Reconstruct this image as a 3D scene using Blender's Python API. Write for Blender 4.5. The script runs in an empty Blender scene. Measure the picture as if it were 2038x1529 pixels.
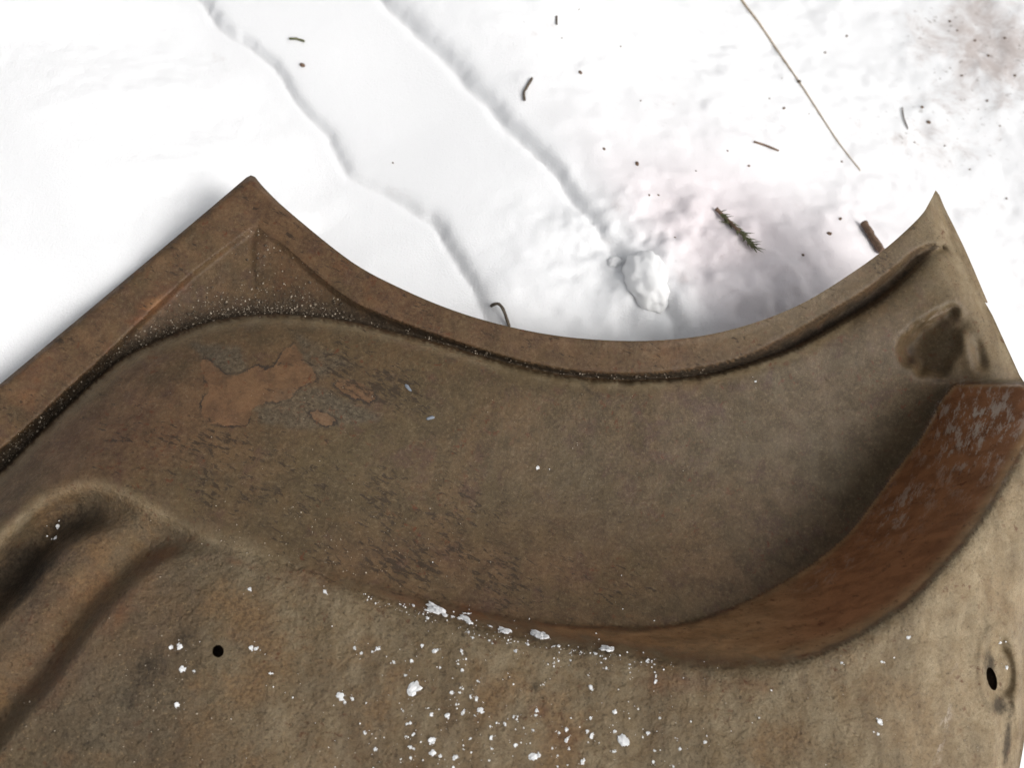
import bpy, math, random
import numpy as np
from mathutils import Vector, Matrix

random.seed(7)
rng = np.random.default_rng(7)
scene = bpy.context.scene
COL = scene.collection

# ------------------------------------------------------------------ camera
PW, PH, FPX = 2038.0, 1529.0, 2000.0
PITCH = math.radians(62)
CAM = np.array([0.0, 0.0, 0.80])
cam_data = bpy.data.cameras.new('camera')
cam = bpy.data.objects.new('camera', cam_data)
COL.objects.link(cam)
cam.location = CAM
cam.rotation_euler = (math.radians(90) - PITCH, 0, 0)
cam_data.sensor_width = 36.0
cam_data.lens = 36.0 * FPX / PW
cam_data.clip_start = 0.01
cam_data.clip_end = 200
cam_data.dof.use_dof = True
cam_data.dof.focus_distance = 0.64
cam_data.dof.aperture_fstop = 8.0
scene.camera = cam

# ------------------------------------------------------------------ light
SUN_EL, SUN_AZ = math.radians(36), math.radians(122)   # azimuth from +Y towards +X
world = bpy.data.worlds.new('World')
scene.world = world
world.use_nodes = True
wn = world.node_tree.nodes
wl = world.node_tree.links
wn.clear()
sky = wn.new('ShaderNodeTexSky')
sky.sky_type = 'NISHITA'
sky.sun_disc = False
sky.sun_elevation = SUN_EL
sky.sun_rotation = SUN_AZ
sky.dust_density = 4.0
hsv = wn.new('ShaderNodeHueSaturation')
hsv.inputs['Saturation'].default_value = 0.10
bg = wn.new('ShaderNodeBackground')
bg.inputs['Strength'].default_value = 0.10
wo = wn.new('ShaderNodeOutputWorld')
wl.new(sky.outputs[0], hsv.inputs['Color'])
wl.new(hsv.outputs[0], bg.inputs['Color'])
wl.new(bg.outputs[0], wo.inputs['Surface'])
sun_data = bpy.data.lights.new('sun', 'SUN')
sun_data.energy = 1.4
sun_data.angle = math.radians(28)
sun_data.color = (1.0, 0.965, 0.92)
sun = bpy.data.objects.new('sun', sun_data)
COL.objects.link(sun)
sdir = Vector((math.sin(SUN_AZ) * math.cos(SUN_EL), math.cos(SUN_AZ) * math.cos(SUN_EL), math.sin(SUN_EL)))
sun.rotation_euler = sdir.to_track_quat('Z', 'Y').to_euler()
sun.location = sdir * 5
scene.view_settings.view_transform = 'Standard'
scene.view_settings.look = 'None'
scene.view_settings.gamma = 1
scene.view_settings.exposure = 0.64

# ------------------------------------------------------------------ rays
FWD = np.array([0, math.cos(PITCH), -math.sin(PITCH)])
RIGHT = np.array([1.0, 0, 0])
UP = np.cross(RIGHT, FWD)

def ray(u, v):
    u = np.asarray(u, float)[..., None]; v = np.asarray(v, float)[..., None]
    return FWD + RIGHT * ((u - PW / 2) / FPX) - UP * ((v - PH / 2) / FPX)

ALPHA = math.radians(10)
PN = np.array([0, -math.sin(ALPHA), math.cos(ALPHA)])      # normal of the panel's base plane
P0 = CAM + FWD * 0.66                                      # a point of that plane

def on_plane(u, v, h):
    """where the panel's base plane, raised by h millimetres, is met by a line of sight"""
    d = ray(u, v)
    t = (np.asarray(h) * 0.001 + PN @ (P0 - CAM)) / (d @ PN)
    return CAM + d * t[..., None]

# ------------------------------------------------------------------ maths helpers
def spline(pts, n=8):
    p = np.array(pts, float)
    out = []
    for i in range(len(p) - 1):
        a = p[max(i - 1, 0)]; b = p[i]; c = p[i + 1]; d = p[min(i + 2, len(p) - 1)]
        for t in np.linspace(0, 1, n, endpoint=False):
            out.append(0.5 * ((2 * b) + (c - a) * t + (2 * a - 5 * b + 4 * c - d) * t * t + (3 * b - a - 3 * c + d) * t ** 3))
    out.append(p[-1])
    return np.array(out)

def curve_dist(U, V, pl, maxd=None):
    """distance to polyline pl, nearest point, side (positive to the right of travel in a y-down picture), extra columns interpolated"""
    shp = U.shape
    U = U.ravel(); V = V.ravel()
    best = np.full(U.shape, 1e18); nx = np.zeros_like(U); ny = np.zeros_like(U); side = np.zeros_like(U)
    ex = np.zeros(U.shape) if pl.shape[1] > 2 else None
    for i in range(len(pl) - 1):
        ax, ay = pl[i, :2]; bx, by = pl[i + 1, :2]
        dx, dy = bx - ax, by - ay
        L = dx * dx + dy * dy
        if L < 1e-12: continue
        t = np.clip(((U - ax) * dx + (V - ay) * dy) / L, 0, 1)
        qx = ax + t * dx; qy = ay + t * dy
        d2 = (U - qx) ** 2 + (V - qy) ** 2
        m = d2 < best
        best[m] = d2[m]; nx[m] = qx[m]; ny[m] = qy[m]
        side[m] = (dx * (V - ay) - dy * (U - ax))[m]
        if ex is not None:
            ex[m] = (pl[i, 2] + t * (pl[i + 1, 2] - pl[i, 2]))[m]
    d = np.sqrt(best)
    r = [d.reshape(shp), nx.reshape(shp), ny.reshape(shp), np.sign(side).reshape(shp)]
    if ex is not None: r.append(ex.reshape(shp))
    return r

def inside(U, V, poly):
    r = np.zeros(U.shape, bool)
    n = len(poly)
    for i in range(n):
        x1, y1 = poly[i][:2]; x2, y2 = poly[(i + 1) % n][:2]
        if y1 == y2: continue
        c = (y1 > V) != (y2 > V)
        r ^= c & (U < (x2 - x1) * (V - y1) / (y2 - y1) + x1)
    return r

def sstep(a, b, x):
    t = np.clip((x - a) / (b - a), 0, 1)
    return t * t * (3 - 2 * t)

def tps(pts):
    p = np.array(pts, float)
    xy = p[:, :2] / 500.0
    n = len(p)
    def phi(r2): return 0.5 * r2 * np.log(r2 + 1e-9)
    K = phi(((xy[:, None] - xy[None]) ** 2).sum(-1)) + np.eye(n) * 0.004
    Q = np.c_[np.ones(n), xy]
    A = np.zeros((n + 3, n + 3)); A[:n, :n] = K; A[:n, n:] = Q; A[n:, :n] = Q.T
    w = np.linalg.solve(A, np.r_[p[:, 2], np.zeros(3)])
    def f(U, V):
        x = U / 500.0; y = V / 500.0
        r = w[n] + w[n + 1] * x + w[n + 2] * y
        for i in range(n):
            r = r + w[i] * phi((x - xy[i, 0]) ** 2 + (y - xy[i, 1]) ** 2)
        return r
    return f

def vnoise(x, y, seed=0):
    xi = np.floor(x).astype(np.int64); yi = np.floor(y).astype(np.int64)
    fx = x - xi; fy = y - yi
    fx = fx * fx * fx * (fx * (fx * 6 - 15) + 10); fy = fy * fy * fy * (fy * (fy * 6 - 15) + 10)
    def hsh(a, b):
        h = (a * 374761393 + b * 668265263 + seed * 974634721) & 0xffffffff
        h = ((h ^ (h >> 13)) * 1274126177) & 0xffffffff
        return ((h ^ (h >> 16)) & 0xffff) / 32767.5 - 1
    a = hsh(xi, yi); b = hsh(xi + 1, yi); c = hsh(xi, yi + 1); d = hsh(xi + 1, yi + 1)
    return (a * (1 - fx) + b * fx) * (1 - fy) + (c * (1 - fx) + d * fx) * fy

def fbm(x, y, oct=4, seed=0, gain=0.5):
    r = 0; a = 1
    for i in range(oct):
        r = r + a * vnoise(x + 17.3 * i, y - 9.1 * i, seed + i); x = x * 2.03; y = y * 2.03; a *= gain
    return r

def blur(a, sig):
    k = int(math.ceil(sig * 3)); g = np.exp(-0.5 * (np.arange(-k, k + 1) / sig) ** 2); g /= g.sum()
    p = np.pad(a, ((k, k), (0, 0)), 'edge')
    a = sum(g[i] * p[i:i + a.shape[0]] for i in range(2 * k + 1))
    p = np.pad(a, ((0, 0), (k, k)), 'edge')
    return sum(g[i] * p[:, i:i + a.shape[1]] for i in range(2 * k + 1))

# ------------------------------------------------------------------ material helper
class Mat:
    def __init__(s, name):
        s.m = bpy.data.materials.new(name); s.m.use_nodes = True
        s.t = s.m.node_tree; s.t.nodes.clear()
        s.out = s.t.nodes.new('ShaderNodeOutputMaterial')
        s.b = s.t.nodes.new('ShaderNodeBsdfPrincipled')
        s.t.links.new(s.b.outputs[0], s.out.inputs[0])
        s.tc = s.t.nodes.new('ShaderNodeTexCoord')
    def link(s, a, b): s.t.links.new(a, b)
    def setin(s, sock, v):
        if hasattr(v, 'is_output'): s.link(v, sock)
        elif isinstance(v, tuple): sock.default_value = (*v, 1) if len(v) == 3 and sock.type == 'RGBA' else v
        else: sock.default_value = v
    def attr(s, n):
        a = s.t.nodes.new('ShaderNodeAttribute'); a.attribute_name = n; return a.outputs['Fac']
    def noise(s, scale, detail=4, rough=0.55, dist=0, sx=(1, 1, 1)):
        mp = s.t.nodes.new('ShaderNodeMapping'); s.link(s.tc.outputs['Object'], mp.inputs[0]); mp.inputs['Scale'].default_value = sx
        n = s.t.nodes.new('ShaderNodeTexNoise'); s.link(mp.outputs[0], n.inputs['Vector'])
        n.inputs['Scale'].default_value = scale; n.inputs['Detail'].default_value = detail
        n.inputs['Roughness'].default_value = rough; n.inputs['Distortion'].default_value = dist
        return n.outputs['Fac']
    def voronoi(s, scale):
        n = s.t.nodes.new('ShaderNodeTexVoronoi'); s.link(s.tc.outputs['Object'], n.inputs['Vector']); n.inputs['Scale'].default_value = scale
        return n.outputs['Distance']
    def math(s, op, a, b=0.0, c=0.0):
        n = s.t.nodes.new('ShaderNodeMath'); n.operation = op
        for i, x in enumerate((a, b, c)): s.setin(n.inputs[i], x)
        return n.outputs[0]
    def ramp(s, f, lo, hi, a=0.0, b=1.0):
        n = s.t.nodes.new('ShaderNodeMapRange'); n.interpolation_type = 'SMOOTHSTEP'
        s.setin(n.inputs[0], f); n.inputs[1].default_value = lo; n.inputs[2].default_value = hi
        n.inputs[3].default_value = a; n.inputs[4].default_value = b
        return n.outputs[0]
    def mix(s, f, a, b):
        n = s.t.nodes.new('ShaderNodeMix'); n.data_type = 'RGBA'
        s.setin(n.inputs[0], f); s.setin(n.inputs[6], a); s.setin(n.inputs[7], b)
        return n.outputs[2]
    def bump(s, h, strength, dist, prev=None):
        n = s.t.nodes.new('ShaderNodeBump'); s.setin(n.inputs['Height'], h)
        n.inputs['Strength'].default_value = strength; n.inputs['Distance'].default_value = dist
        if prev is not None: s.link(prev, n.inputs['Normal'])
        return n.outputs[0]
    def done(s, color, rough=0.6, normal=None, spec=0.4):
        s.setin(s.b.inputs['Base Color'], color); s.setin(s.b.inputs['Roughness'], rough)
        s.b.inputs['Specular IOR Level'].default_value = spec
        if normal is not None: s.link(normal, s.b.inputs['Normal'])
        return s.m

def steel_material():
    k = Mat('primered_rusty_steel')
    rust, dirt_shade, peel, pale, pit, scuff, grey, warm, gouge = [k.attr(a) for a in ('rust', 'dirt_shade', 'peel', 'pale', 'pit', 'scuff', 'grey', 'warm', 'gouge')]
    big = k.noise(13, 5, 0.6); mid = k.noise(75, 7, 0.68, 0.3); fine = k.noise(430, 6, 0.75); grain = k.noise(1500, 3, 0.7)
    base = k.mix(k.ramp(big, 0.35, 0.65), (0.074, 0.055, 0.031), (0.090, 0.060, 0.034))
    base = k.mix(k.ramp(mid, 0.38, 0.66), base, (0.058, 0.042, 0.024))
    wz = k.math('MULTIPLY', warm, k.ramp(k.noise(30, 6, 0.65), 0.28, 0.62, 0.25, 1.0))
    base = k.mix(wz, base, k.mix(k.ramp(mid, 0.35, 0.65), (0.148, 0.088, 0.054), (0.086, 0.047, 0.031)))
    base = k.mix(k.math('MULTIPLY', k.ramp(k.noise(48, 7, 0.7, 0.4), 0.52, 0.68), 0.6), base, (0.062, 0.036, 0.028))
    base = k.mix(k.math('MULTIPLY', k.ramp(k.noise(110, 8, 0.75), 0.54, 0.66), 0.45), base, k.mix(0.6, base, (0.030, 0.022, 0.015)))
    gz_ = k.math('MULTIPLY', grey, k.ramp(k.noise(50, 5, 0.6), 0.2, 0.5))
    base = k.mix(k.math('MULTIPLY', gz_, 0.8), base, k.mix(k.ramp(fine, 0.35, 0.65), (0.050, 0.042, 0.030), (0.086, 0.073, 0.054)))
    pl = k.math('MULTIPLY', pale, k.ramp(k.math('ADD', k.math('MULTIPLY', k.noise(38, 6, 0.6, 0.2, (2.2, 0.6, 1)), 0.6), k.math('MULTIPLY', k.noise(9, 3), 0.4)), 0.34, 0.58, 0.40, 1.0))
    base = k.mix(pl, base, k.mix(k.ramp(mid, 0.35, 0.65), (0.235, 0.178, 0.110), (0.335, 0.272, 0.184)))
    # grain of the dull primer
    base = k.mix(k.math('MULTIPLY', k.ramp(fine, 0.50, 0.70), 0.5), base, k.mix(0.5, base, (0.27, 0.21, 0.14)))
    base = k.mix(k.math('MULTIPLY', k.ramp(fine, 0.47, 0.30), 0.75), base, k.mix(0.72, base, (0.022, 0.014, 0.008)))
    base = k.mix(k.math('MULTIPLY', k.ramp(grain, 0.54, 0.36), 0.5), base, k.mix(0.6, base, (0.03, 0.018, 0.010)))
    pk = k.math('MULTIPLY', pit, k.ramp(k.noise(330, 5, 0.7), 0.45, 0.33))
    base = k.mix(k.math('MULTIPLY', pk, 0.75), base, k.mix(0.75, base, (0.025, 0.017, 0.010)))
    pk2 = k.math('MULTIPLY', pit, k.ramp(k.noise(390, 5, 0.72), 0.58, 0.68))
    base = k.mix(k.math('MULTIPLY', pk2, 0.55), base, (0.27, 0.195, 0.115))
    ob = k.math('MULTIPLY', pit, k.ramp(k.noise(17, 6, 0.68), 0.48, 0.64))
    base = k.mix(k.math('MULTIPLY', ob, 0.6), base, k.mix(k.ramp(fine, 0.4, 0.6), (0.105, 0.062, 0.034), (0.215, 0.135, 0.072)))
    # peeled patches with a dark broken rim
    pe = k.math('ADD', peel, k.math('MULTIPLY_ADD', k.noise(95, 9, 0.74, 0.8), 1.5, -0.75))
    patch = k.ramp(pe, 0.44, 0.50)
    rim = k.math('MULTIPLY', k.ramp(pe, 0.24, 0.44), k.ramp(pe, 0.56, 0.47))
    base = k.mix(k.math('MULTIPLY', patch, 0.50), base, k.mix(k.ramp(mid, 0.38, 0.62), (0.165, 0.094, 0.056), (0.098, 0.056, 0.034)))
    base = k.mix(k.math('MULTIPLY', rim, k.ramp(k.noise(48, 4), 0.44, 0.58)), base, (0.030, 0.022, 0.016))
    # overall rust
    rz = k.math('ADD', rust, k.math('MULTIPLY_ADD', k.noise(55, 7, 0.7, 0.6), 1.2, -0.6))
    rm = k.ramp(rz, 0.15, 0.95)
    streak = k.noise(60, 6, 0.65, 0.5, (0.5, 1.6, 1))
    rlight = k.mix(k.ramp(streak, 0.36, 0.66), (0.35, 0.212, 0.120), (0.25, 0.142, 0.076))
    rdark = k.mix(k.ramp(streak, 0.36, 0.66), (0.285, 0.138, 0.076), (0.185, 0.085, 0.046))
    rcol = k.mix(k.ramp(rust, 0.70, 0.95), rlight, rdark)
    rcol = k.mix(k.ramp(rust, 0.45, 0.64), k.mix(k.ramp(streak, 0.40, 0.60), (0.150, 0.066, 0.034), (0.085, 0.038, 0.026)), rcol)
    rcol = k.mix(k.math('MULTIPLY', k.ramp(k.noise(150, 6, 0.75), 0.56, 0.68), 0.6), rcol, (0.06, 0.025, 0.013))
    base = k.mix(k.math('MULTIPLY', rm, 0.9), base, rcol)
    # scattered small rust freckles
    fr = k.math('MULTIPLY', k.ramp(k.noise(210, 5, 0.65, 0.4), 0.58, 0.67), k.ramp(k.noise(20, 4, 0.6), 0.42, 0.62))
    base = k.mix(k.math('MULTIPLY', fr, 0.7), base, (0.082, 0.030, 0.016))
    # scratched-in dark gouges, slanting across the bowl
    m1 = k.t.nodes.new('ShaderNodeMapping'); k.link(k.tc.outputs['Object'], m1.inputs[0]); m1.inputs['Rotation'].default_value = (0, 0, math.radians(24))
    m2 = k.t.nodes.new('ShaderNodeMapping'); k.link(m1.outputs[0], m2.inputs[0]); m2.inputs['Scale'].default_value = (0.42, 1.25, 1)
    gn = k.t.nodes.new('ShaderNodeTexNoise'); k.link(m2.outputs[0], gn.inputs['Vector'])
    gn.inputs['Scale'].default_value = 300; gn.inputs['Detail'].default_value = 5; gn.inputs['Roughness'].default_value = 0.7; gn.inputs['Distortion'].default_value = 0.5
    gz = k.ramp(k.math('ADD', gn.outputs['Fac'], k.math('MULTIPLY', k.math('MULTIPLY', gouge, k.ramp(k.noise(34, 5, 0.65), 0.30, 0.62)), 0.22)), 0.65, 0.73)
    base = k.mix(k.math('MULTIPLY', gz, 0.80), base, (0.030, 0.021, 0.014))
    # soil and soot, with shade painted into channels, dimple and dents
    dm = k.ramp(k.math('ADD', dirt_shade, k.math('MULTIPLY_ADD', k.noise(90, 7, 0.75), 1.3, -0.65)), 0.25, 0.85)
    base = k.mix(k.math('MULTIPLY', dm, 0.88), base, k.mix(k.ramp(fine, 0.4, 0.65), (0.020, 0.015, 0.010), (0.052, 0.040, 0.028)))
    # white scuffing
    m3 = k.t.nodes.new('ShaderNodeMapping'); k.link(k.tc.outputs['Object'], m3.inputs[0]); m3.inputs['Rotation'].default_value = (0, 0, math.radians(-60))
    m4 = k.t.nodes.new('ShaderNodeMapping'); k.link(m3.outputs[0], m4.inputs[0]); m4.inputs['Scale'].default_value = (0.5, 1.2, 1)
    sn = k.t.nodes.new('ShaderNodeTexNoise'); k.link(m4.outputs[0], sn.inputs['Vector']); sn.inputs['Scale'].default_value = 150; sn.inputs['Detail'].default_value = 9; sn.inputs['Roughness'].default_value = 0.78
    sc = k.math('MULTIPLY', scuff, k.ramp(sn.outputs['Fac'], 0.50, 0.60))
    base = k.mix(k.math('MULTIPLY', sc, 0.8), base, (0.46, 0.40, 0.34))
    hs = k.t.nodes.new('ShaderNodeHueSaturation'); hs.inputs['Saturation'].default_value = 1.12; hs.inputs['Value'].default_value = 0.97; k.link(base, hs.inputs['Color']); base = hs.outputs[0]
    h = k.math('ADD', k.math('MULTIPLY', fine, 0.7), k.math('MULTIPLY', mid, 0.7))
    h = k.math('SUBTRACT', h, k.math('MULTIPLY', patch, 0.25))
    h = k.math('SUBTRACT', h, k.math('MULTIPLY', gz, 0.5))
    b1 = k.bump(h, 0.42, 0.0010)
    vo = k.voronoi(260)
    pn = k.noise(240, 9, 0.8)
    pits = k.math('MULTIPLY', k.ramp(vo, 0.05, 0.38), k.ramp(k.noise(130, 3), 0.40, 0.62))
    pz = k.math('MULTIPLY', pit, k.math('ADD', pn, k.math('MULTIPLY', pits, 0.35)))
    b2 = k.bump(pz, 1.0, 0.0022, b1)
    b3 = k.bump(grain, 0.35, 0.0005, b2)
    ro = k.ramp(mid, 0.3, 0.7, 0.42, 0.58)
    ro = k.math('ADD', ro, k.math('MULTIPLY', dm, 0.25))
    return k.done(base, ro, b3, 0.22)

def snow_material(name, dirty=True):
    k = Mat(name)
    g = k.noise(700, 4, 0.7); c = k.noise(90, 5, 0.6)
    col = (0.785, 0.79, 0.80) if dirty else (0.93, 0.935, 0.94)
    if dirty:
        d = k.attr('grime')
        z = k.math('ADD', d, k.math('MULTIPLY_ADD', k.noise(26, 9, 0.72, 0.4), 2.0, -1.0))
        col = k.mix(k.math('MULTIPLY', k.ramp(z, 0.25, 0.95), 0.75), col, (0.40, 0.33, 0.30))
        z2 = k.math('MULTIPLY', k.ramp(d, 0.05, 0.5), k.ramp(k.noise(160, 5, 0.6, 0.3), 0.60, 0.72))
        col = k.mix(k.math('MULTIPLY', z2, 0.7), col, (0.20, 0.17, 0.15))
        shade_tint = k.attr('shade_tint')
        col = k.mix(shade_tint, col, (0.68, 0.60, 0.62))  # pinkish shade of the panel, painted into the snow colour
    b = k.bump(c, 0.10, 0.002)
    b = k.bump(g, 0.6, 0.0010, b)
    k.b.inputs['Subsurface Weight'].default_value = 0.6
    k.b.inputs['Subsurface Radius'].default_value = (1.0, 1.0, 1.0)
    k.b.inputs['Subsurface Scale'].default_value = 0.004 if dirty else 0.001
    return k.done(col, 0.75, b, 0.25)

def plain_material(name, c1, c2, scale=300, rough=0.75, spec=0.3):
    k = Mat(name)
    col = k.mix(k.ramp(k.noise(scale, 4, 0.65), 0.35, 0.65), c1, c2)
    return k.done(col, rough, k.bump(k.noise(scale * 2, 3), 0.5, 0.0005), spec)

M_STEEL = steel_material()
M_SNOW = snow_material('trodden_snow')
M_CRUMB = snow_material('loose_snow', False)
M_BARK = plain_material('dark_bark', (0.065, 0.052, 0.040), (0.12, 0.095, 0.068))
M_BROWN = plain_material('brown_twig', (0.10, 0.062, 0.040), (0.17, 0.11, 0.075))
M_STRAW = plain_material('dry_straw', (0.55, 0.44, 0.31), (0.38, 0.29, 0.20))
M_GREEN = plain_material('spruce_needles', (0.070, 0.078, 0.036), (0.13, 0.128, 0.065))
M_GRIT = plain_material('pale_grit', (0.42, 0.36, 0.28), (0.18, 0.14, 0.10), 900)
M_SOIL = plain_material('dark_soil', (0.05, 0.038, 0.027), (0.10, 0.075, 0.050), 900)
M_PAINT = plain_material('blue_grey_paint', (0.13, 0.15, 0.18), (0.20, 0.22, 0.25), 900)

# ------------------------------------------------------------------ mesh helpers
def make_obj(name, verts, faces, mat, parent=None, smooth=True, link=True):
    me = bpy.data.meshes.new(name)
    me.from_pydata([tuple(map(float, v)) for v in verts], [], [tuple(map(int, f)) for f in faces])
    me.materials.append(mat)
    if smooth: me.shade_smooth()
    o = bpy.data.objects.new(name, me)
    if link: COL.objects.link(o)
    if parent: o.parent = parent
    return o

def tag(o, label, cat, group=None):
    o['label'] = label; o['category'] = cat
    if group: o['group'] = group
    return o

# ================================================================== SNOW GROUND
def pix_plane(pts, z):
    r = []
    for u, v in pts:
        d = ray(u, v); t = (z - CAM[2]) / d[2]; p = CAM + d * t
        r.append(p[:2])
    return np.array(r)

L1 = pix_plane([(-150, -620), (150, -260), (380, 0), (470, 90), (540, 150), (590, 230), (650, 290), (685, 372), (740, 410), (850, 470), (890, 530), (950, 590), (985, 650), (1060, 770), (1180, 1000), (1300, 1500)], 0.155)
L2 = pix_plane([(330, -520), (560, -200), (720, 0), (800, 90), (870, 160), (950, 250), (1000, 310), (1080, 390), (1150, 470), (1200, 540), (1240, 590), (1290, 660), (1360, 770), (1460, 1000), (1560, 1500)], 0.135)
L1 = spline(L1, 6); L2 = spline(L2, 6)

EA = on_plane(0, 765, 0)[:2]; EB = on_plane(500, 348, 0)[:2]

def ground(x, y):
    wob = 0.006 * fbm(x * 10, y * 10, 3, 31) + 0.0008 * fbm(x * 130, y * 130, 3, 37)
    d1, _, _, s1 = curve_dist(x, y, L1)
    d2, _, _, s2 = curve_dist(x, y, L2)
    s1 = s1 * d1 + wob; s2 = s2 * d2 + wob          # positive = to the right of the ledge
    depth1 = 0.5 + 0.5 * vnoise(x * 7, y * 7, 5)
    z = 0.172 + 0.003 * fbm(x * 3, y * 3, 2, 61)
    # the drift on the left reaches up to the panel's straight edge and drops away beneath it
    out = ((x - EA[0]) * (EB[1] - EA[1]) - (y - EA[1]) * (EB[0] - EA[0])) / -math.hypot(EB[0] - EA[0], EB[1] - EA[1])
    pl_ = P0[2] + math.tan(ALPHA) * (y - P0[1]) - 0.011
    pl_ = 0.234 - 0.012 * np.log1p(np.exp(np.clip((0.234 - pl_) / 0.012, -30, 30)))
    pz = np.maximum(pl_ - 0.028 * sstep(0.0, -0.03, out), 0.15)
    z = z + (pz - 0.172) * sstep(0.0, 0.20, -s1) - 0.05 * np.maximum(-s1 - 0.42, 0)
    W1 = 0.016 + 0.004 * vnoise(x * 6, y * 6, 15)
    z = z + (0.0038 + 0.0045 * depth1) * (1 - (1 - np.clip(s1 / W1, 0, 1)) ** 2) - 0.004 * sstep(0.02, 0.12, s1) - 0.0022 * np.exp(-((s1 - 0.001) / 0.0035) ** 2) * (0.8 + 0.4 * vnoise(x * 30, y * 30, 71))
    wide = sstep(0.50, 0.85, y)
    W2 = 0.013 + 0.015 * wide
    z = z + (0.0060 + 0.0055 * wide) * (1 - (1 - np.clip(s2 / W2, 0, 1)) ** 2) - 0.0045 * np.exp(-((s2 - 0.001) / 0.0045) ** 2) * (0.8 + 0.4 * vnoise(x * 30, y * 30, 73))
    right = sstep(0.0, 0.06, s2)
    z = z - 0.10 * sstep(0.03, 0.40, s2)
    z = z + 0.007 * fbm(x * 5, y * 5, 3, 3) * (0.04 + 0.48 * right)
    z = z + 0.0010 * fbm(x * 45, y * 45, 4, 11) * (0.05 + 0.5 * right)
    z = z + 0.0030 * np.maximum(fbm(x * 28, y * 28, 3, 19), 0) * right * 0.6
    # ploughed hollow and clods beside the ledge, where the panel shades the snow
    near = np.exp(-(((x - 0.13) / 0.10) ** 2 + ((y - 0.44) / 0.07) ** 2))
    z = z + near * (0.007 * fbm(x * 34, y * 34, 4, 23) - 0.004)
    # ground falls away under and behind the panel
    z = z - 0.10 * sstep(0.42, 0.20, y) * sstep(-0.5, -0.2, x) * sstep(0.9, 0.5, np.abs(x))
    return z

def axis(lo, hi, step, far, grow=1.22):
    a = list(np.arange(lo, hi, step)); s = step; x = a[-1]
    while x < far: s *= grow; x += s; a.append(x)
    s = step; x = lo; b = []
    while x > -far: s *= grow; x -= s; b.append(x)
    return np.array(b[::-1] + a)

gx = axis(-0.60, 0.66, 0.0026, 30); gy = axis(0.30, 1.02, 0.0026, 30)
GX, GY = np.meshgrid(gx, gy)
GZ = ground(GX, GY)
nyg, nxg = GX.shape
idx = np.arange(nyg * nxg).reshape(nyg, nxg)
quads = np.stack([idx[:-1, :-1], idx[:-1, 1:], idx[1:, 1:], idx[1:, :-1]], -1).reshape(-1, 4)

def fast_mesh(name, co, quads, mat, attrs=None, normals=None):
    me = bpy.data.meshes.new(name)
    me.vertices.add(len(co)); me.vertices.foreach_set('co', co.astype(np.float32).ravel())
    me.loops.add(quads.size); me.loops.foreach_set('vertex_index', quads.astype(np.int32).ravel())
    me.polygons.add(len(quads))
    me.polygons.foreach_set('loop_start', np.arange(0, quads.size, 4, dtype=np.int32))
    me.update(calc_edges=True)
    me.validate()
    me.shade_smooth()
    me.materials.append(mat)
    for k, a in (attrs or {}).items():
        at = me.attributes.new(k, 'FLOAT', 'POINT'); at.data.foreach_set('value', a.astype(np.float32).ravel())
    if normals is not None:
        me.normals_split_custom_set_from_vertices([tuple(n) for n in normals])
    o = bpy.data.objects.new(name, me); COL.objects.link(o)
    return o

def world_blob(u, v, ru, rv, z=0.11):
    c = pix_plane([(u, v), (u + ru, v), (u, v - rv)], z)
    return c[0], abs(c[1][0] - c[0][0]), abs(c[2][1] - c[0][1])

grime = np.zeros_like(GX)
for u, v, ru, rv, a in [(1990, 40, 170, 160, 0.75), (1880, 230, 200, 90, 0.42), (1950, 120, 160, 120, 0.45), (1500, 290, 130, 60, 0.22), (1250, 330, 120, 90, 0.2), (1400, 560, 220, 110, 0.30), (1960, 400, 120, 140, 0.2), (1060, 190, 60, 50, 0.3), (2250, 100, 250, 300, 0.6)]:
    c, rx, ry = world_blob(u, v, ru, rv)
    grime = np.maximum(grime, a * np.exp(-((GX - c[0]) / rx) ** 2 - ((GY - c[1]) / ry) ** 2))
d2, _, _, s2 = curve_dist(GX, GY, L2)
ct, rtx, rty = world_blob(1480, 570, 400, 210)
shade_tint = 0.9 * sstep(0.0, 0.05, s2 * d2) * np.exp(-(((GX - ct[0]) / rtx) ** 2 + ((GY - ct[1]) / rty) ** 2)) * (0.75 + 0.25 * vnoise(GX * 12, GY * 12, 8))  # soft oval of painted shade on the snow inside the arc
snow = fast_mesh('snow_ground', np.stack([GX, GY, GZ], -1).reshape(-1, 3), quads, M_SNOW, {'grime': grime, 'shade_tint': np.clip(shade_tint, 0, 1)})
snow['kind'] = 'structure'

def on_snow(u, v):
    d = ray(u, v); lo, hi = 0.3, 4.0
    ts = np.linspace(0.35, 3.0, 500)
    P = CAM + d * ts[:, None]
    f = P[:, 2] - ground(P[:, 0], P[:, 1])
    i = int(np.argmax(f < 0))
    a, b = ts[i - 1], ts[i]
    fa, fb = f[i - 1], f[i]
    t = a + (b - a) * fa / (fa - fb)
    return CAM + d * t

# ================================================================== STEEL PANEL
STEP = 4
U0, U1, V0, V1 = -240, 2240, 330, 1730
us = np.arange(U0, U1 + 1, STEP, dtype=float); vs = np.arange(V0, V1 + 1, STEP, dtype=float)
U, V = np.meshgrid(us, vs)

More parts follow.
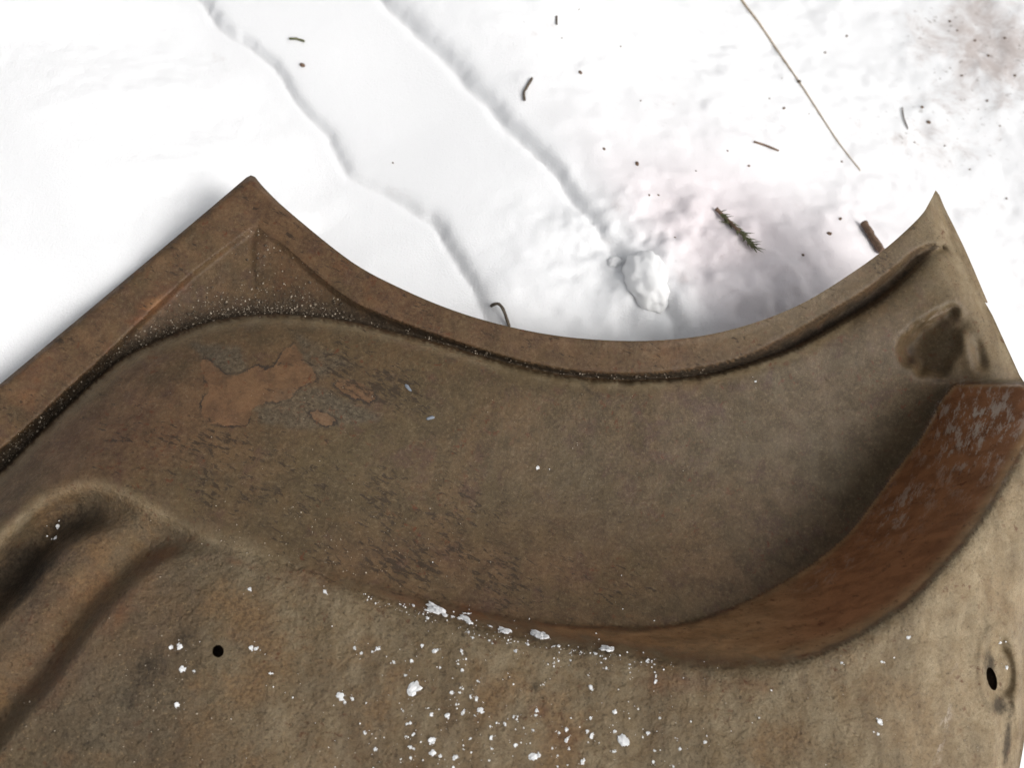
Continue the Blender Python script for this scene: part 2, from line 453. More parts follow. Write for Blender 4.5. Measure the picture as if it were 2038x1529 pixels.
edge_left = [(-320, 1030), (0, 765), (250, 556), (420, 413), (490, 353), (500, 348), (508, 352)]
edge_arc = [(508, 352), (530, 378), (580, 425), (700, 521), (800, 575), (900, 617), (1000, 647), (1100, 667), (1200, 677), (1300, 678), (1400, 668), (1500, 643), (1600, 602), (1700, 540), (1770, 488), (1830, 432), (1850, 402), (1862, 378)]
edge_right = [(1862, 378), (1867, 384), (1876, 425), (1906, 492), (1930, 545), (1956, 594), (1975, 627), (2000, 682), (2030, 748), (2042, 766)]
edge_far_right = [(2042, 766), (2096, 772), (2100, 850), (2088, 1000), (2066, 1150), (2050, 1250), (2042, 1330), (2044, 1400), (2038, 1480), (2016, 1600), (1990, 1760)]
crease_l = [(-320, 1172), (0, 895), (86, 820), (137, 771), (206, 709), (295, 623), (378, 547), (481, 468), (512, 448)]
crease_r = [(512, 448), (535, 470), (563, 487), (678, 584), (777, 633), (934, 688), (1051, 722), (1150, 739), (1267, 745), (1400, 732), (1500, 703), (1606, 646), (1712, 584), (1783, 529), (1818, 500), (1853, 485), (1876, 490)]
lip = [(-320, 1240), (0, 947), (60, 888), (137, 813), (240, 722), (343, 672), (429, 643), (490, 633), (550, 630), (620, 634), (718, 649), (875, 688), (992, 722), (1110, 749), (1228, 760), (1306, 759), (1400, 751), (1500, 725), (1588, 693), (1677, 644), (1747, 601), (1800, 559), (1843, 517), (1876, 492)]
crest = [(-320, 1390), (-100, 1180), (0, 1077), (80, 1003), (130, 980), (185, 971), (250, 990), (330, 1034), (420, 1078), (500, 1105), (570, 1126)]
base = [(570, 1126), (640, 1140), (757, 1170), (914, 1208), (1071, 1238), (1228, 1249), (1330, 1245), (1400, 1229), (1489, 1196), (1600, 1134), (1689, 1063), (1755, 979), (1800, 917), (1844, 856), (1874, 799), (1902, 766)]
top = [(570, 1126), (640, 1154), (757, 1194), (875, 1232), (992, 1262), (1110, 1285), (1228, 1303), (1330, 1322), (1420, 1331), (1489, 1331), (1578, 1321), (1666, 1290), (1755, 1241), (1844, 1170), (1955, 1041), (2038, 903), (2070, 840), (2096, 772)]

S = lambda p: spline(p, 6)
c_left = np.array(edge_left, float); c_arc = S(edge_arc); c_right = np.array(edge_right, float); c_far = S(edge_far_right)
OUT = np.vstack([c_left, c_arc[1:], c_right[1:], c_far[1:]])
outline = np.vstack([OUT, [(1990, 1900), (-320, 1900)]])
CRE = np.vstack([S(crease_l), S(crease_r)[1:]])
LIP = S(lip); CRS = S(crest); BASE = S(base); TOP = S(top)
holes = [('round', 434, 1297, 11.5, 12.5, 0.0), ('slot', 1974, 1352, 9.5, 24.0, math.radians(-14))]
def ell(c, n=28, g=1.0):
    _, cx, cy, a, b, r = c
    t = np.linspace(0, 2 * math.pi, n + 1)
    x = a * g * np.cos(t); y = b * g * np.sin(t)
    return np.stack([cx + x * math.cos(r) - y * math.sin(r), cy + x * math.sin(r) + y * math.cos(r)], -1)
HOLES = [ell(h) for h in holes]

# --- cells of the sheet, and pulling the grid on to the outline and the creases
cu = (U[:-1, :-1] + STEP / 2); cv = (V[:-1, :-1] + STEP / 2)
cell_in = inside(cu, cv, outline)
for h in HOLES: cell_in &= ~inside(cu, cv, h)
def touched(m):
    a = np.zeros((m.shape[0] + 1, m.shape[1] + 1), int)
    a[:-1, :-1] += m; a[1:, :-1] += m; a[:-1, 1:] += m; a[1:, 1:] += m
    return a
cnt = touched(cell_in)
interior_border = (cnt > 0) & (cnt < 4)
interior_border[0, :] = interior_border[-1, :] = interior_border[:, 0] = interior_border[:, -1] = False
def snap(mask, curve):
    u = U[mask]; v = V[mask]
    d, nx, ny, _ = curve_dist(u, v, curve)
    ok = d < STEP * 1.6
    u2 = np.where(ok, nx, u); v2 = np.where(ok, ny, v)
    U[mask] = u2; V[mask] = v2
def near(curve, r):
    m = np.zeros(U.shape, bool)
    for x, y in np.vstack([np.linspace(curve[i, :2], curve[i + 1, :2], 12) for i in range(len(curve) - 1)]):
        i = int(round((y - V0) / STEP)); j = int(round((x - U0) / STEP))
        m[max(i - r, 0):max(i + r + 1, 0), max(j - r, 0):max(j + r + 1, 0)] = True
    return m
snapped = interior_border.copy()
for c in [OUT] + HOLES:
    mm = interior_border & near(c, 3)
    snap(mm, c)

poly_flange = np.vstack([OUT[:len(c_left) + len(c_arc) - 1 + 5], [(1925, 535)], CRE[::-1]])
poly_gutter = np.vstack([CRE, LIP[::-1]])
poly_wall = np.vstack([BASE, [(2096, 766)], TOP[::-1]])
poly_bowl = np.vstack([LIP, [(1925, 535)], [(1956, 594), (1975, 627), (2000, 682), (2030, 748), (2042, 766)], BASE[::-1], CRS[::-1]])
g_fl = inside(cu, cv, poly_flange); g_gu = inside(cu, cv, poly_gutter) & ~g_fl
g_wa = inside(cu, cv, poly_wall); g_bo = inside(cu, cv, poly_bowl) & ~g_fl & ~g_gu & ~g_wa
part_id = np.full(cu.shape, 4)
part_id[g_bo] = 2; part_id[g_gu] = 1; part_id[g_fl] = 0; part_id[g_wa] = 3
# anything left above the bowl on the right belongs to the bowl
part_id[(part_id == 4) & (cv < 764) & (cu > 600)] = 2
# pull part borders on to their curves
pv = np.zeros(U.shape, bool)
pp = np.where(cell_in, part_id, -1)
dif = np.zeros(U.shape, bool)
for a, b in [((slice(None, -1), slice(None, -1)), (slice(1, None), slice(None, -1))), ((slice(None, -1), slice(None, -1)), (slice(None, -1), slice(1, None))), ((slice(None, -1), slice(None, -1)), (slice(1, None), slice(1, None)))]:
    A = pp[a]; B = pp[b]
    dif[1:-1, 1:-1] |= (A != B) & (A >= 0) & (B >= 0)
dif &= ~snapped
for c in (CRE, LIP, BASE, TOP, CRS):
    m = dif & near(c, 2)
    snap(m, c)

# --- heights in millimetres over the base plane
tB = tps([(-240, 1170, 16), (0, 947, 12), (137, 813, 11), (343, 672, 9), (550, 630, 7), (718, 649, 5), (875, 688, 3), (1110, 749, -1), (1306, 759, -2), (1500, 725, -3), (1677, 644, -3), (1800, 559, -3), (1876, 492, -4),
          (-240, 1310, 42), (0, 1077, 43), (185, 971, 43), (330, 1034, 43), (480, 1098, 40), (640, 1140, 31), (757, 1170, 24), (914, 1208, 15), (1071, 1238, 5), (1228, 1249, -5), (1400, 1229, -22), (1600, 1134, -42), (1755, 979, -50), (1844, 856, -42), (1902, 766, -24),
          (150, 900, 29), (350, 800, 28), (350, 930, 37), (600, 760, 18), (600, 950, 25), (900, 850, 1), (900, 1050, 1), (1200, 900, -16), (1200, 1100, -20), (1450, 850, -20), (1450, 1050, -32), (1650, 800, -24), (1750, 720, -15), (1640, 960, -40), (1880, 600, -5), (1960, 640, -6), (2020, 745, -8)])
tP = tps([(-240, 1310, 42), (0, 1077, 43), (185, 971, 43), (330, 1034, 43), (480, 1098, 41), (640, 1154, 40), (757, 1194, 40), (992, 1262, 41), (1228, 1303, 42), (1489, 1331, 43), (1666, 1290, 44), (1844, 1170, 44), (1955, 1041, 39), (2038, 903, 33), (2096, 772, 28),
          (100, 1250, 53), (-150, 1550, 54), (250, 1130, 50), (450, 1250, 46), (450, 1500, 46), (900, 1500, 44), (1400, 1500, 44), (1800, 1400, 39), (1900, 1280, 35), (1950, 1500, 28), (2040, 1300, 20), (2060, 1150, 20), (1000, 1720, 41), (1700, 1720, 38), (200, 1720, 40)])
HB = tB(U, V); HP = tP(U, V)
d_out, _, _, _ = curve_dist(U, V, OUT)
d_rgt, _, _, _ = curve_dist(U, V, np.vstack([c_right, c_far[:6]]))
d_far, _, _, _ = curve_dist(U, V, c_far[8:])
cre_v = np.c_[CRE, np.interp(np.arange(len(CRE)), [0, 18, 30, 44, 54, 66, 90, 130, len(CRE) - 4, len(CRE) - 1], [9, 9, 7, 3, 1.5, 4, 8, 13, 10, 0])]
d_cre, _, _, _, cd = curve_dist(U, V, cre_v)
d_lip, _, _, s_lip = curve_dist(U, V, LIP)
lip_fl = np.c_[LIP, np.interp(LIP[:, 0], [-320, 300, 600, 900, 1300, 1600, 1780, 1876], [-24, -22, -19, -20, -22, -22, -18, -4])]
_, _, _, _, lipfl = curve_dist(U, V, lip_fl)
d_base, _, _, _ = curve_dist(U, V, BASE)
d_top, _, _, _ = curve_dist(U, V, TOP)
v_fl = inside(U, V, poly_flange); v_gu = inside(U, V, poly_gutter) & ~v_fl; v_wa = inside(U, V, poly_wall)
v_pl = inside(U, V, np.vstack([CRS, TOP[1:], [(2300, 772), (2300, 1900), (-320, 1900)]])) & ~v_wa
# flange
HF = -4.0 * d_out / (d_out + d_cre + 1e-6)
s = d_cre / (d_cre + d_lip + 1e-6)
HG = (-4.0 - cd * sstep(0, 9, d_cre)) * (1 - s) + s * lipfl
HBl = HB - 5.0 * np.exp(-d_lip / 13.0)
sw = d_base / (d_base + d_top + 1e-6)
HW = HB * (1 - sw) + HP * sw
# plateau: ridge, channels, dimple
chan1 = np.c_[S([(-300, 1480), (0, 1165), (50, 1100), (105, 1048), (160, 1020), (215, 1008), (275, 1012)]), np.zeros(37)]
chan1[:, 2] = np.interp(np.arange(37), [0, 12, 24, 30, 36], [31, 30, 23, 9, 0])
dc, _, _, sc_, amp = curve_dist(U, V, chan1)
mod1 = -amp * np.exp(-(dc / 40.0) ** 4)
step2 = np.c_[S([(-200, 1790), (-80, 1600), (0, 1478), (100, 1358), (200, 1222), (300, 1125), (360, 1098), (420, 1090), (500, 1105), (580, 1130)]), np.zeros(55)]
step2[:, 2] = np.interp(np.arange(55), [0, 20, 36, 44, 54], [18, 18, 17, 12, 0])
dc2, _, _, s2_, amp2 = curve_dist(U, V, step2)
sd2 = dc2 * s2_                                              # positive to the right of travel
mod2 = -amp2 * (1 - sstep(-36, 18, sd2)) * np.exp(-(np.minimum(sd2, 0) / 150.0) ** 2)
mod2 = mod2 + 0.32 * amp2 * np.exp(-((sd2 + 88) / 42.0) ** 2)
def ellf(cx, cy, a, b, r):
    x = U - cx; y = V - cy; c, s_ = math.cos(r), math.sin(r)
    return np.sqrt(((x * c + y * s_) / a) ** 2 + ((-x * s_ + y * c) / b) ** 2)
e = ellf(1992, 1338, 36, 80, math.radians(-5))
mod3 = -12.0 * sstep(1.02, 0.45, e) + 1.6 * np.exp(-((e - 1.12) / 0.11) ** 2)
chan3 = S([(1996, 1395), (2006, 1455), (1996, 1529), (1965, 1640), (1930, 1760)])
dc3, _, _, _ = curve_dist(U, V, chan3)
mod4 = -8.0 * np.exp(-(dc3 / 19.0) ** 4) + 1.8 * np.exp(-((dc3 - 30) / 9.0) ** 2)
roll = -22.0 * np.clip(1 - d_far / 46.0, 0, 1) ** 2
HPm = HP + mod1 + mod2 + np.minimum(mod3, np.where(mod4 < -1, mod4, mod3)) + roll
H = HBl.copy()
# soft hand-over bowl / plateau along the crest
H = np.where(v_pl, HPm, H)
H = np.where(v_wa, HW, H)
H = np.where(v_gu, HG, H)
H = np.where(v_fl, HF, H)
# step between gutter floor and lip, about 2 mm wide
w = sstep(-5.0, 3.0, -s_lip * d_lip if LIP is None else np.where(v_gu, -d_lip, d_lip))
band = (d_lip < 6) & (v_gu)
H = np.where(band, HG * (1 - w) + HBl * w, H)
# the sheet curls away along the right edge
rg = (V < 766) & (U > 1700)
H = H - np.where(rg, 13.0 * np.clip(1 - d_rgt / 62.0, 0, 1) ** 2, 0)
# knocked-in dents at the right
def dent(cx, cy, a, b, r, depth, hard=0.5):
    return depth * sstep(1.0, hard, ellf(cx, cy, a, b, r))
dm = np.where(rg, 1.0, 0.0)
pk = blur(inside(U + 9 * vnoise(U / 26, V / 26, 51), V + 9 * vnoise(U / 24, V / 24, 53), [(1799, 692), (1812, 668), (1832, 648), (1868, 624), (1908, 610), (1916, 650), (1905, 700), (1885, 735), (1852, 748), (1826, 738), (1808, 718)]).astype(float), 1.6)
H = H - dm * pk * (19.0 - 14.0 * sstep(1805, 1915, U + 0.35 * (V - 690)))
rd = curve_dist(U, V, S([(1920, 632), (1930, 655), (1942, 690), (1952, 722)]))[0]
H = H - dm * 4.5 * np.exp(-(rd / 15.0) ** 2) * (0.6 + 0.4 * vnoise(U / 30, V / 30, 5))
rd = curve_dist(U, V, S([(1880, 628), (1908, 655), (1925, 695), (1940, 740)]))[0]
H = H + dm * 1.2 * np.exp(-(rd / 14.0) ** 2)
rd = curve_dist(U, V, S([(1793, 690), (1808, 660), (1830, 640), (1868, 614), (1905, 598)]))[0]
H = H + dm * 0.7 * np.exp(-(rd / 12.0) ** 2)
Hs = blur(H, 0.75)
soft = blur(H, 5.0)
d_crs = curve_dist(U, V, CRS)[0]
k_soft = np.clip(np.exp(-(d_top / 34.0) ** 2) * 0.85 + np.exp(-(d_crs / 44.0) ** 2) * 0.9, 0, 1)
k_soft = np.where(d_rgt < 30, 0, k_soft)
wallend = (np.abs(V - 768) < 18) & (U > 1885)
k_soft = np.where(wallend, 0, k_soft)
H = Hs * (1 - k_soft) + soft * k_soft
H = H + 0.45 * fbm(U / 170, V / 170, 2, 41) + 0.16 * fbm(U / 42, V / 42, 2, 43)
CO = on_plane(U, V, H)

# normals of the whole sheet so that its parts shade as one pressing
du = np.zeros_like(CO); dv = np.zeros_like(CO)
du[:, 1:-1] = CO[:, 2:] - CO[:, :-2]; du[:, 0] = CO[:, 1] - CO[:, 0]; du[:, -1] = CO[:, -1] - CO[:, -2]
dv[1:-1] = CO[2:] - CO[:-2]; dv[0] = CO[1] - CO[0]; dv[-1] = CO[-1] - CO[-2]
NR = np.cross(dv, du); NR /= np.linalg.norm(NR, axis=-1, keepdims=True) + 1e-12
RAYS = ray(U, V)
NR[(NR * RAYS).sum(-1) > 0] *= -1
edge_w = np.clip(1 - (d_out - 6) / 14.0, 0, 1)[..., None]
NB = np.stack([blur(NR[..., i], 2.2) for i in range(3)], -1)
NR = NR * (1 - edge_w) + NB * edge_w
NR /= np.linalg.norm(NR, axis=-1, keepdims=True) + 1e-12

# wear and painted light maps (rust, soil and shade, peeled primer, worn pale primer and highlights, pitting, scuffs)
def blob(u, v, ru, rv, a, r=0.0):
    return a * np.exp(-ellf(u, v, ru, rv, r) ** 2)
wall_m = blur(v_wa.astype(float), 1.8)
rust = wall_m * sstep(560, 760, U) * (0.66 + 0.34 * sstep(1350, 1800, U)) * (0.62 + 0.38 * sstep(0, 46, d_top))
rust = np.maximum(rust, np.where(v_fl, 0.20, 0) * sstep(1700, 1000, U))
for b_ in [(310, 600, 90, 30, .55, -.7), (60, 760, 120, 50, .35, -.7), (1290, 700, 220, 30, .35, 0), (560, 560, 60, 60, .3, 0), (170, 1200, 120, 90, .38, -.8), (90, 1340, 60, 120, .45, .6), (320, 1110, 110, 22, .5, -.5), (230, 1240, 60, 24, .5, -.9), (1340, 1360, 80, 30, .55, 0), (1070, 1415, 30, 22, .6, 0), (1130, 1470, 60, 40, .42, 0), (650, 1160, 150, 26, .38, .3), (900, 1210, 120, 20, .4, .2), (1250, 700, 60, 20, .3, 0), (1700, 560, 110, 40, .25, -.6), (200, 880, 220, 90, .22, -.5), (1480, 1365, 200, 22, .35, -.05)]:
    rust = np.maximum(rust, blob(*b_))
rust = np.maximum(rust, .34 * np.exp(-((sd2 - 20) / 12.0) ** 2) * sstep(0, 6, amp2))
dirt_shade = np.where(v_gu, sstep(1, 7, d_lip), 0) * np.where(v_gu, 0.30 + 0.80 * np.exp(-d_lip / 30.0), 0) * (0.75 + 0.25 * sstep(1900, 1400, U))
for b_ in [(300, 1330, 55, 90, .55, .5), (360, 1270, 40, 60, .5, .6), (180, 1450, 170, 60, .42, -.4), (250, 1395, 90, 60, .4, -.5), (40, 1140, 110, 60, .95, -.8), (150, 1040, 100, 36, .8, -.4), (1066, 1368, 20, 18, .6, 0), (450, 990, 260, 80, .38, .45), (620, 760, 230, 80, .3, .1), (700, 1030, 240, 80, .3, .35), (300, 930, 160, 40, .22, 0), (650, 1090, 170, 24, .3, .3), (1000, 1200, 160, 20, .35, .15), (1165, 770, 24, 8, .6, .8), (1190, 788, 14, 6, .5, .8), (1700, 760, 130, 60, .34, -.6), (1690, 900, 110, 60, .3, -.9), (1560, 860, 260, 150, .16, -.5), (1600, 1060, 160, 40, .3, -.7), (1860, 740, 40, 30, .5, 0), (1812, 700, 14, 34, .6, -.3), (1935, 660, 12, 36, .35, -.3), (1968, 1320, 15, 54, .75, -.1), (1990, 1405, 24, 24, .8, 0), (2006, 1470, 10, 90, .8, .1)]:  # stains, plus shade painted in channels, dimple, dents and bowl corner
    dirt_shade = np.maximum(dirt_shade, blob(*b_))
def polys(*pp):
    m = np.zeros(U.shape)
    for p in pp: m = np.maximum(m, inside(U, V, p))
    return m
PEEL = [[(395, 700), (450, 750), (492, 744), (503, 728), (545, 735), (560, 700), (588, 678), (605, 720), (642, 757), (600, 770), (575, 792), (540, 800), (502, 808), (492, 850), (410, 845), (395, 822), (405, 792), (420, 770), (400, 735)],
        [(605, 820), (640, 817), (680, 845), (640, 848)], [(650, 762), (700, 755), (742, 777), (752, 800), (700, 792)], [(770, 770), (792, 788), (800, 800), (775, 790)]]
GREY = [[(372, 680), (480, 690), (496, 742), (450, 748), (405, 715)], [(588, 662), (625, 682), (705, 726), (670, 733), (632, 757), (606, 720)], [(505, 812), (560, 775), (640, 770), (770, 835), (620, 855), (520, 845)]]
peel = blur(polys(*PEEL), 2.2)
grey = np.maximum.reduce([0.9 * blur(polys(*GREY), 1.2), blob(230, 1420, 170, 110, .75, -.5), blob(420, 1130, 130, 30, .6, -.1), blob(330, 1060, 90, 30, .4, .3)])
warm = np.maximum.reduce([np.where(v_fl, .55, 0) * sstep(1750, 1250, U), np.where(v_gu, .5, 0), blob(250, 850, 260, 130, .85, -.4), blob(150, 1230, 260, 170, 1.0, -.7), blob(560, 760, 150, 80, .5, 0), blob(1180, 1090, 260, 90, .35, .1), blob(900, 1200, 400, 50, .6, .15), blob(1000, 1130, 500, 60, .5, .05), blob(800, 1480, 500, 200, .45, 0)])
gouge = np.maximum.reduce([blob(480, 960, 330, 110, 1.0, .4), blob(850, 1130, 420, 80, 1.0, .15), blob(720, 760, 200, 90, .9, .3), blob(800, 1000, 300, 100, .75, .2), blob(1150, 1180, 260, 70, .7, 0), np.where(v_fl, .45, 0)]) * np.where(v_pl, .3, 1)
pale = np.maximum.reduce([0.9 * sstep(1450, 1900, U) * sstep(1000, 1150, V + (U - 1700) * 0.5) * np.where(v_pl, 1, 0), np.where(rg & ~v_wa, 0.9 * np.exp(-d_rgt / 55.0), 0), blob(470, 1090, 180, 24, .35, .35), blob(180, 1150, 170, 45, .35, -.75), blob(1550, 610, 260, 50, .16, -.5), np.where(v_pl, .4 * np.exp(-((e - 1.14) / .10) ** 2), 0), np.where(v_pl, .7 * np.exp(-((dc3 - 28) / 7.0) ** 2), 0) * sstep(2010, 1990, U), np.where(v_pl, 0.22, 0), np.where(~v_gu & ~v_fl & (U < 1700), .55 * np.exp(-(d_lip / 14.0) ** 2), 0), np.where(v_pl, .5 * np.exp(-d_top / 20.0), 0), .55 * wall_m * (1 - sstep(0, 60, d_top)), .55 * np.exp(-(d_crs / 15.0) ** 2), np.where(v_pl, .72, 0) * sstep(150, 700, U)])  # worn primer, plus highlights painted on crest, dimple and channel rims, right side
pit = np.where(v_pl, 1.0, 0.12)
pit = blur(pit, 1.5) * np.where(U > 1500, 1 - 0.6 * sstep(1500, 1850, U), 1)
scuff = np.maximum.reduce([wall_m * blob(1950, 840, 110, 120, 1.0, .6), wall_m * blob(1800, 1010, 90, 40, .6, -.8), blob(1880, 1440, 9, 90, .8, .2) , blob(1860, 630, 80, 10, .4, -.5), wall_m * blob(1650, 1140, 60, 14, .45, -.5)])
ATTR = dict(rust=rust, dirt_shade=dirt_shade, peel=peel, pale=pale, pit=pit, scuff=scuff, grey=grey, warm=warm, gouge=gouge)

panel = bpy.data.objects.new('stamped_steel_panel', None)
COL.objects.link(panel)
panel.location = P0
panel.empty_display_size = 0.05
tag(panel, 'rusty brown stamped steel car body panel with a deep curved bowl lying over snow', 'body panel')

def sheet_part(name, mask, label=None):
    ii, jj = np.nonzero(mask)
    n = U.shape[1]
    q = np.stack([ii * n + jj, (ii + 1) * n + jj, (ii + 1) * n + jj + 1, ii * n + jj + 1], -1)
    vid, inv = np.unique(q, return_inverse=True); q = inv.reshape(-1, 4)
    co = CO.reshape(-1, 3)[vid]; nr = NR.reshape(-1, 3)[vid]; ry = RAYS.reshape(-1, 3)[vid]
    m = len(vid)
    back = co + ry * 0.0011
    qb = q[:, ::-1] + m
    # rim faces along the open edge of this part
    e = np.concatenate([q[:, [0, 1]], q[:, [1, 2]], q[:, [2, 3]], q[:, [3, 0]]])
    key = np.sort(e, 1); code = key[:, 0].astype(np.int64) * (m + 1) + key[:, 1]
    uq, first, c = np.unique(code, return_index=True, return_counts=True)
    be = e[first[c == 1]]
    # keep only edges on the sheet's own border (outline and holes), not borders between parts
    ob = interior_border.ravel()[vid]
    be = be[ob[be[:, 0]] & ob[be[:, 1]]]
    k = len(be)
    sv = np.concatenate([co[be[:, 0]], co[be[:, 1]], back[be[:, 1]], back[be[:, 0]]])
    sq = np.stack([np.arange(k) + 2 * m, np.arange(k) + 3 * k + 2 * m, np.arange(k) + 2 * k + 2 * m, np.arange(k) + k + 2 * m], -1)
    allco = np.concatenate([co, back, sv]) - P0
    allq = np.concatenate([q, qb, sq])
    src = np.concatenate([np.arange(m), np.arange(m), be[:, 0], be[:, 1], be[:, 1], be[:, 0]])
    at = {a: x.ravel()[vid][src] for a, x in ATTR.items()}
    nn = np.concatenate([nr, -nr, np.zeros((4 * k, 3))])
    o = fast_mesh(name, allco, allq, M_STEEL, at, nn)
    o.parent = panel
    if label: o['label'] = label
    return o

sheet_part('rim_flange', cell_in & (part_id == 0))
sheet_part('gutter', cell_in & (part_id == 1), 'dark soil filled gutter')
sheet_part('bowl', cell_in & (part_id == 2))
sheet_part('bowl_wall', cell_in & (part_id == 3), 'rust red curved wall')
sheet_part('pitted_face', cell_in & (part_id == 4), 'pitted face with snow crumbs')

def h_at(u, v):
    """height over the base plane at a photo position, read from the finished sheet"""
    j = min(max(int((u - U0) / STEP), 0), U.shape[1] - 2); i = min(max(int((v - V0) / STEP), 0), U.shape[0] - 2)
    fu = (u - U0) / STEP - j; fv = (v - V0) / STEP - i
    p = (CO[i, j] * (1 - fu) + CO[i, j + 1] * fu) * (1 - fv) + (CO[i + 1, j] * (1 - fu) + CO[i + 1, j + 1] * fu) * fv
    nn = NR[i, j]
    return p, nn

# lapped strip under the right edge, and an added unseen plate that keeps the holes dark
def ribbon(name, a, b, ha, hb, thick, mat, attrs):
    n = len(a)
    A = on_plane(a[:, 0], a[:, 1], ha); B = on_plane(b[:, 0], b[:, 1], hb)
    A2 = A - PN * thick; B2 = B - PN * thick
    co = np.concatenate([A, B, A2, B2]) - P0
    q = []
    for i in range(n - 1):
        q += [(i, i + n, i + n + 1, i + 1), (i + 2 * n, i + 1 + 2 * n, i + 1 + 3 * n, i + 3 * n), (i + n, i + 3 * n, i + 3 * n + 1, i + n + 1), (i, i + 1, i + 2 * n + 1, i + 2 * n)]
    q += [(0, 2 * n, 3 * n, n), (n - 1, 2 * n - 1, 4 * n - 1, 3 * n - 1)]
    o = fast_mesh(name, co, np.array(q), mat, {k: np.full(len(co), v) for k, v in attrs.items()})
    for p in o.data.polygons: p.use_smooth = False
    o.parent = panel
    return o
sa = spline([(1862, 384), (1868, 420), (1898, 492), (1946, 594)], 8); sb = spline([(1869, 386), (1882, 417), (1921, 497), (1966, 602)], 8)
ribbon('lapped_strip', sa, sb, np.full(len(sa), -17.0), np.full(len(sa), -20.0), 0.0012, M_STEEL, dict(rust=.2, dirt_shade=.1, pale=.75, pit=.1))
ba = np.array([(-230., 1300.), (300, 1180), (700, 1260), (1300, 1380), (1700, 1350), (1900, 1250), (2030, 1190)])
bb = np.array([(-230., 1700.), (300, 1715), (700, 1715), (1300, 1715), (1700, 1715), (1900, 1700), (1985, 1690)])
ribbon('light_block_plate', ba, bb, np.full(7, 8.0), np.full(7, 8.0), 0.0012, M_STEEL, dict(rust=.7, dirt_shade=.9, pit=.3))  # added below the face to block light behind the holes

# ------------------------------------------------------------------ grit on the panel
def scatter(name, spots, mat, parent, lo, hi):
    V_, F_ = [], []
    for u, v in spots:
        if not (U0 + 8 < u < U1 - 8 and V0 + 8 < v < V1 - 8): continue
        p, nn = h_at(u, v)
        r = random.uniform(lo, hi) * (0.6 if random.random() < 0.7 else 1.25)
        b = len(V_)
        pts = [Vector((random.gauss(0, 1), random.gauss(0, 1), random.gauss(0, 1))).normalized() * r * random.uniform(.6, 1.2) for _ in range(1)]
        R = Matrix.Rotation(random.uniform(0, 6.3), 3, 'Z') @ Matrix.Rotation(random.uniform(0, 1), 3, 'X')
        for q in ((1, 0, 0), (-1, 0, 0), (0, 1, 0), (0, -1, 0), (0, 0, .8), (0, 0, -.8)):
            w_ = R @ Vector(q) * r * random.uniform(.65, 1.25)
            V_.append(Vector(p - P0) + w_ + Vector(nn) * r * 0.35)
        for f in ((0, 2, 4), (2, 1, 4), (1, 3, 4), (3, 0, 4), (2, 0, 5), (1, 2, 5), (3, 1, 5), (0, 3, 5)):
            F_.append([b + x for x in f])
    o = make_obj(name, V_, F_, mat, parent, smooth=False)
    o['kind'] = 'stuff'
    return o

def along(curve, n, spread, off=0, lo=0, hi=1):
    out = []
    for _ in range(n):
        t = random.uniform(lo, hi) * (len(curve) - 1.001); i = int(t); f = t - i
        p = curve[i] * (1 - f) + curve[i + 1] * f; d = curve[i + 1] - curve[i]; d = d / (np.hypot(*d) + 1e-9)
        nrm = np.array([d[1], -d[0]])
        out.append(p + nrm * (off + abs(random.gauss(0, spread))))
    return out
iv = [p for p in along(LIP, 1300, 22, 5, 0.03, 0.42)] + [p for p in along(LIP, 260, 8, 5, 0.40, 0.70)]
iv += [np.array((random.gauss(520, 26), random.gauss(478, 40))) for _ in range(90)]
iv += [np.array((random.gauss(480, 110), random.gauss(585, 22))) for _ in range(160)]
iv += [np.array((random.gauss(600, 60), random.gauss(560, 30))) for _ in range(70)]
keep = [p for p in iv if inside(np.array([p[0]]), np.array([p[1]]), poly_gutter)[0]]
for i_, (nm, mt, lo_, hi_) in enumerate([('pale_grit', M_GRIT, .0003, .00075), ('dark_grit', M_SOIL, .0004, .0010)]):
    scatter(nm, keep[i_::2], mt, panel, lo_, hi_)
fl = [np.array((random.gauss(680, 120), random.gauss(1080, 45))) for _ in range(150)] + [np.array((random.uniform(250, 1500), random.uniform(760, 1150))) for _ in range(130)] + [np.array((random.gauss(320, 50), random.gauss(1340, 60))) for _ in range(60)] + [np.array((random.uniform(0, 2000), random.uniform(1380, 1529))) for _ in range(260)]
scatter('fine_grit', fl, M_GRIT, panel, .00022, .0005)

# ------------------------------------------------------------------ snow crumbs on the panel
def crumb_mesh(seed, lobes, flat):
    r = random.Random(seed)
    import bmesh
    bm = bmesh.new()
    for k in range(lobes):
        a = r.uniform(0, 6.28); d = 0 if k == 0 else r.uniform(.35, 1.0)
        s = r.uniform(.40, .72) if k else .75
        bmesh.ops.create_icosphere(bm, subdivisions=2 if k == 0 else 1, radius=s * (1 if k < lobes - 3 else .55), matrix=Matrix.Translation((d * math.cos(a), d * math.sin(a), r.uniform(0, .35))))
    for v in bm.verts:
        n = Vector((r.gauss(0, 1), r.gauss(0, 1), r.gauss(0, 1))) * .14
        v.co += n; v.co.z = v.co.z * flat + flat * .25
    me = bpy.data.meshes.new('snow_crumb'); bm.to_mesh(me); bm.free()
    me.materials.append(M_CRUMB)
    return me
CR = [crumb_mesh(s, 3 + s % 4, .30 + .05 * (s % 3)) for s in range(12)]
BIG = [crumb_mesh(100 + s, 12 + s % 5, .30) for s in range(6)]
PXM = 0.00030
Z6 = 800 / 2038
crumbs = []      # photo position, radius in photo px, stretch, turn, own label
def cz(x, y, r, st=1.0, a=0.0, label=None): crumbs.append((600 + x * Z6, 1050 + y * Z6, r * Z6, st, a, label))
cz(118, 330, 16, 1.2, .6, 'single white snow crumb up on the brown crest, apart from the rest')
cz(685, 420, 40, 1.5, -.6, 'ragged white snow clump at the left end of the row along the wall rim')
cz(725, 448, 17, 1.5, -.4); cz(645, 424, 16, 1.4, .2)
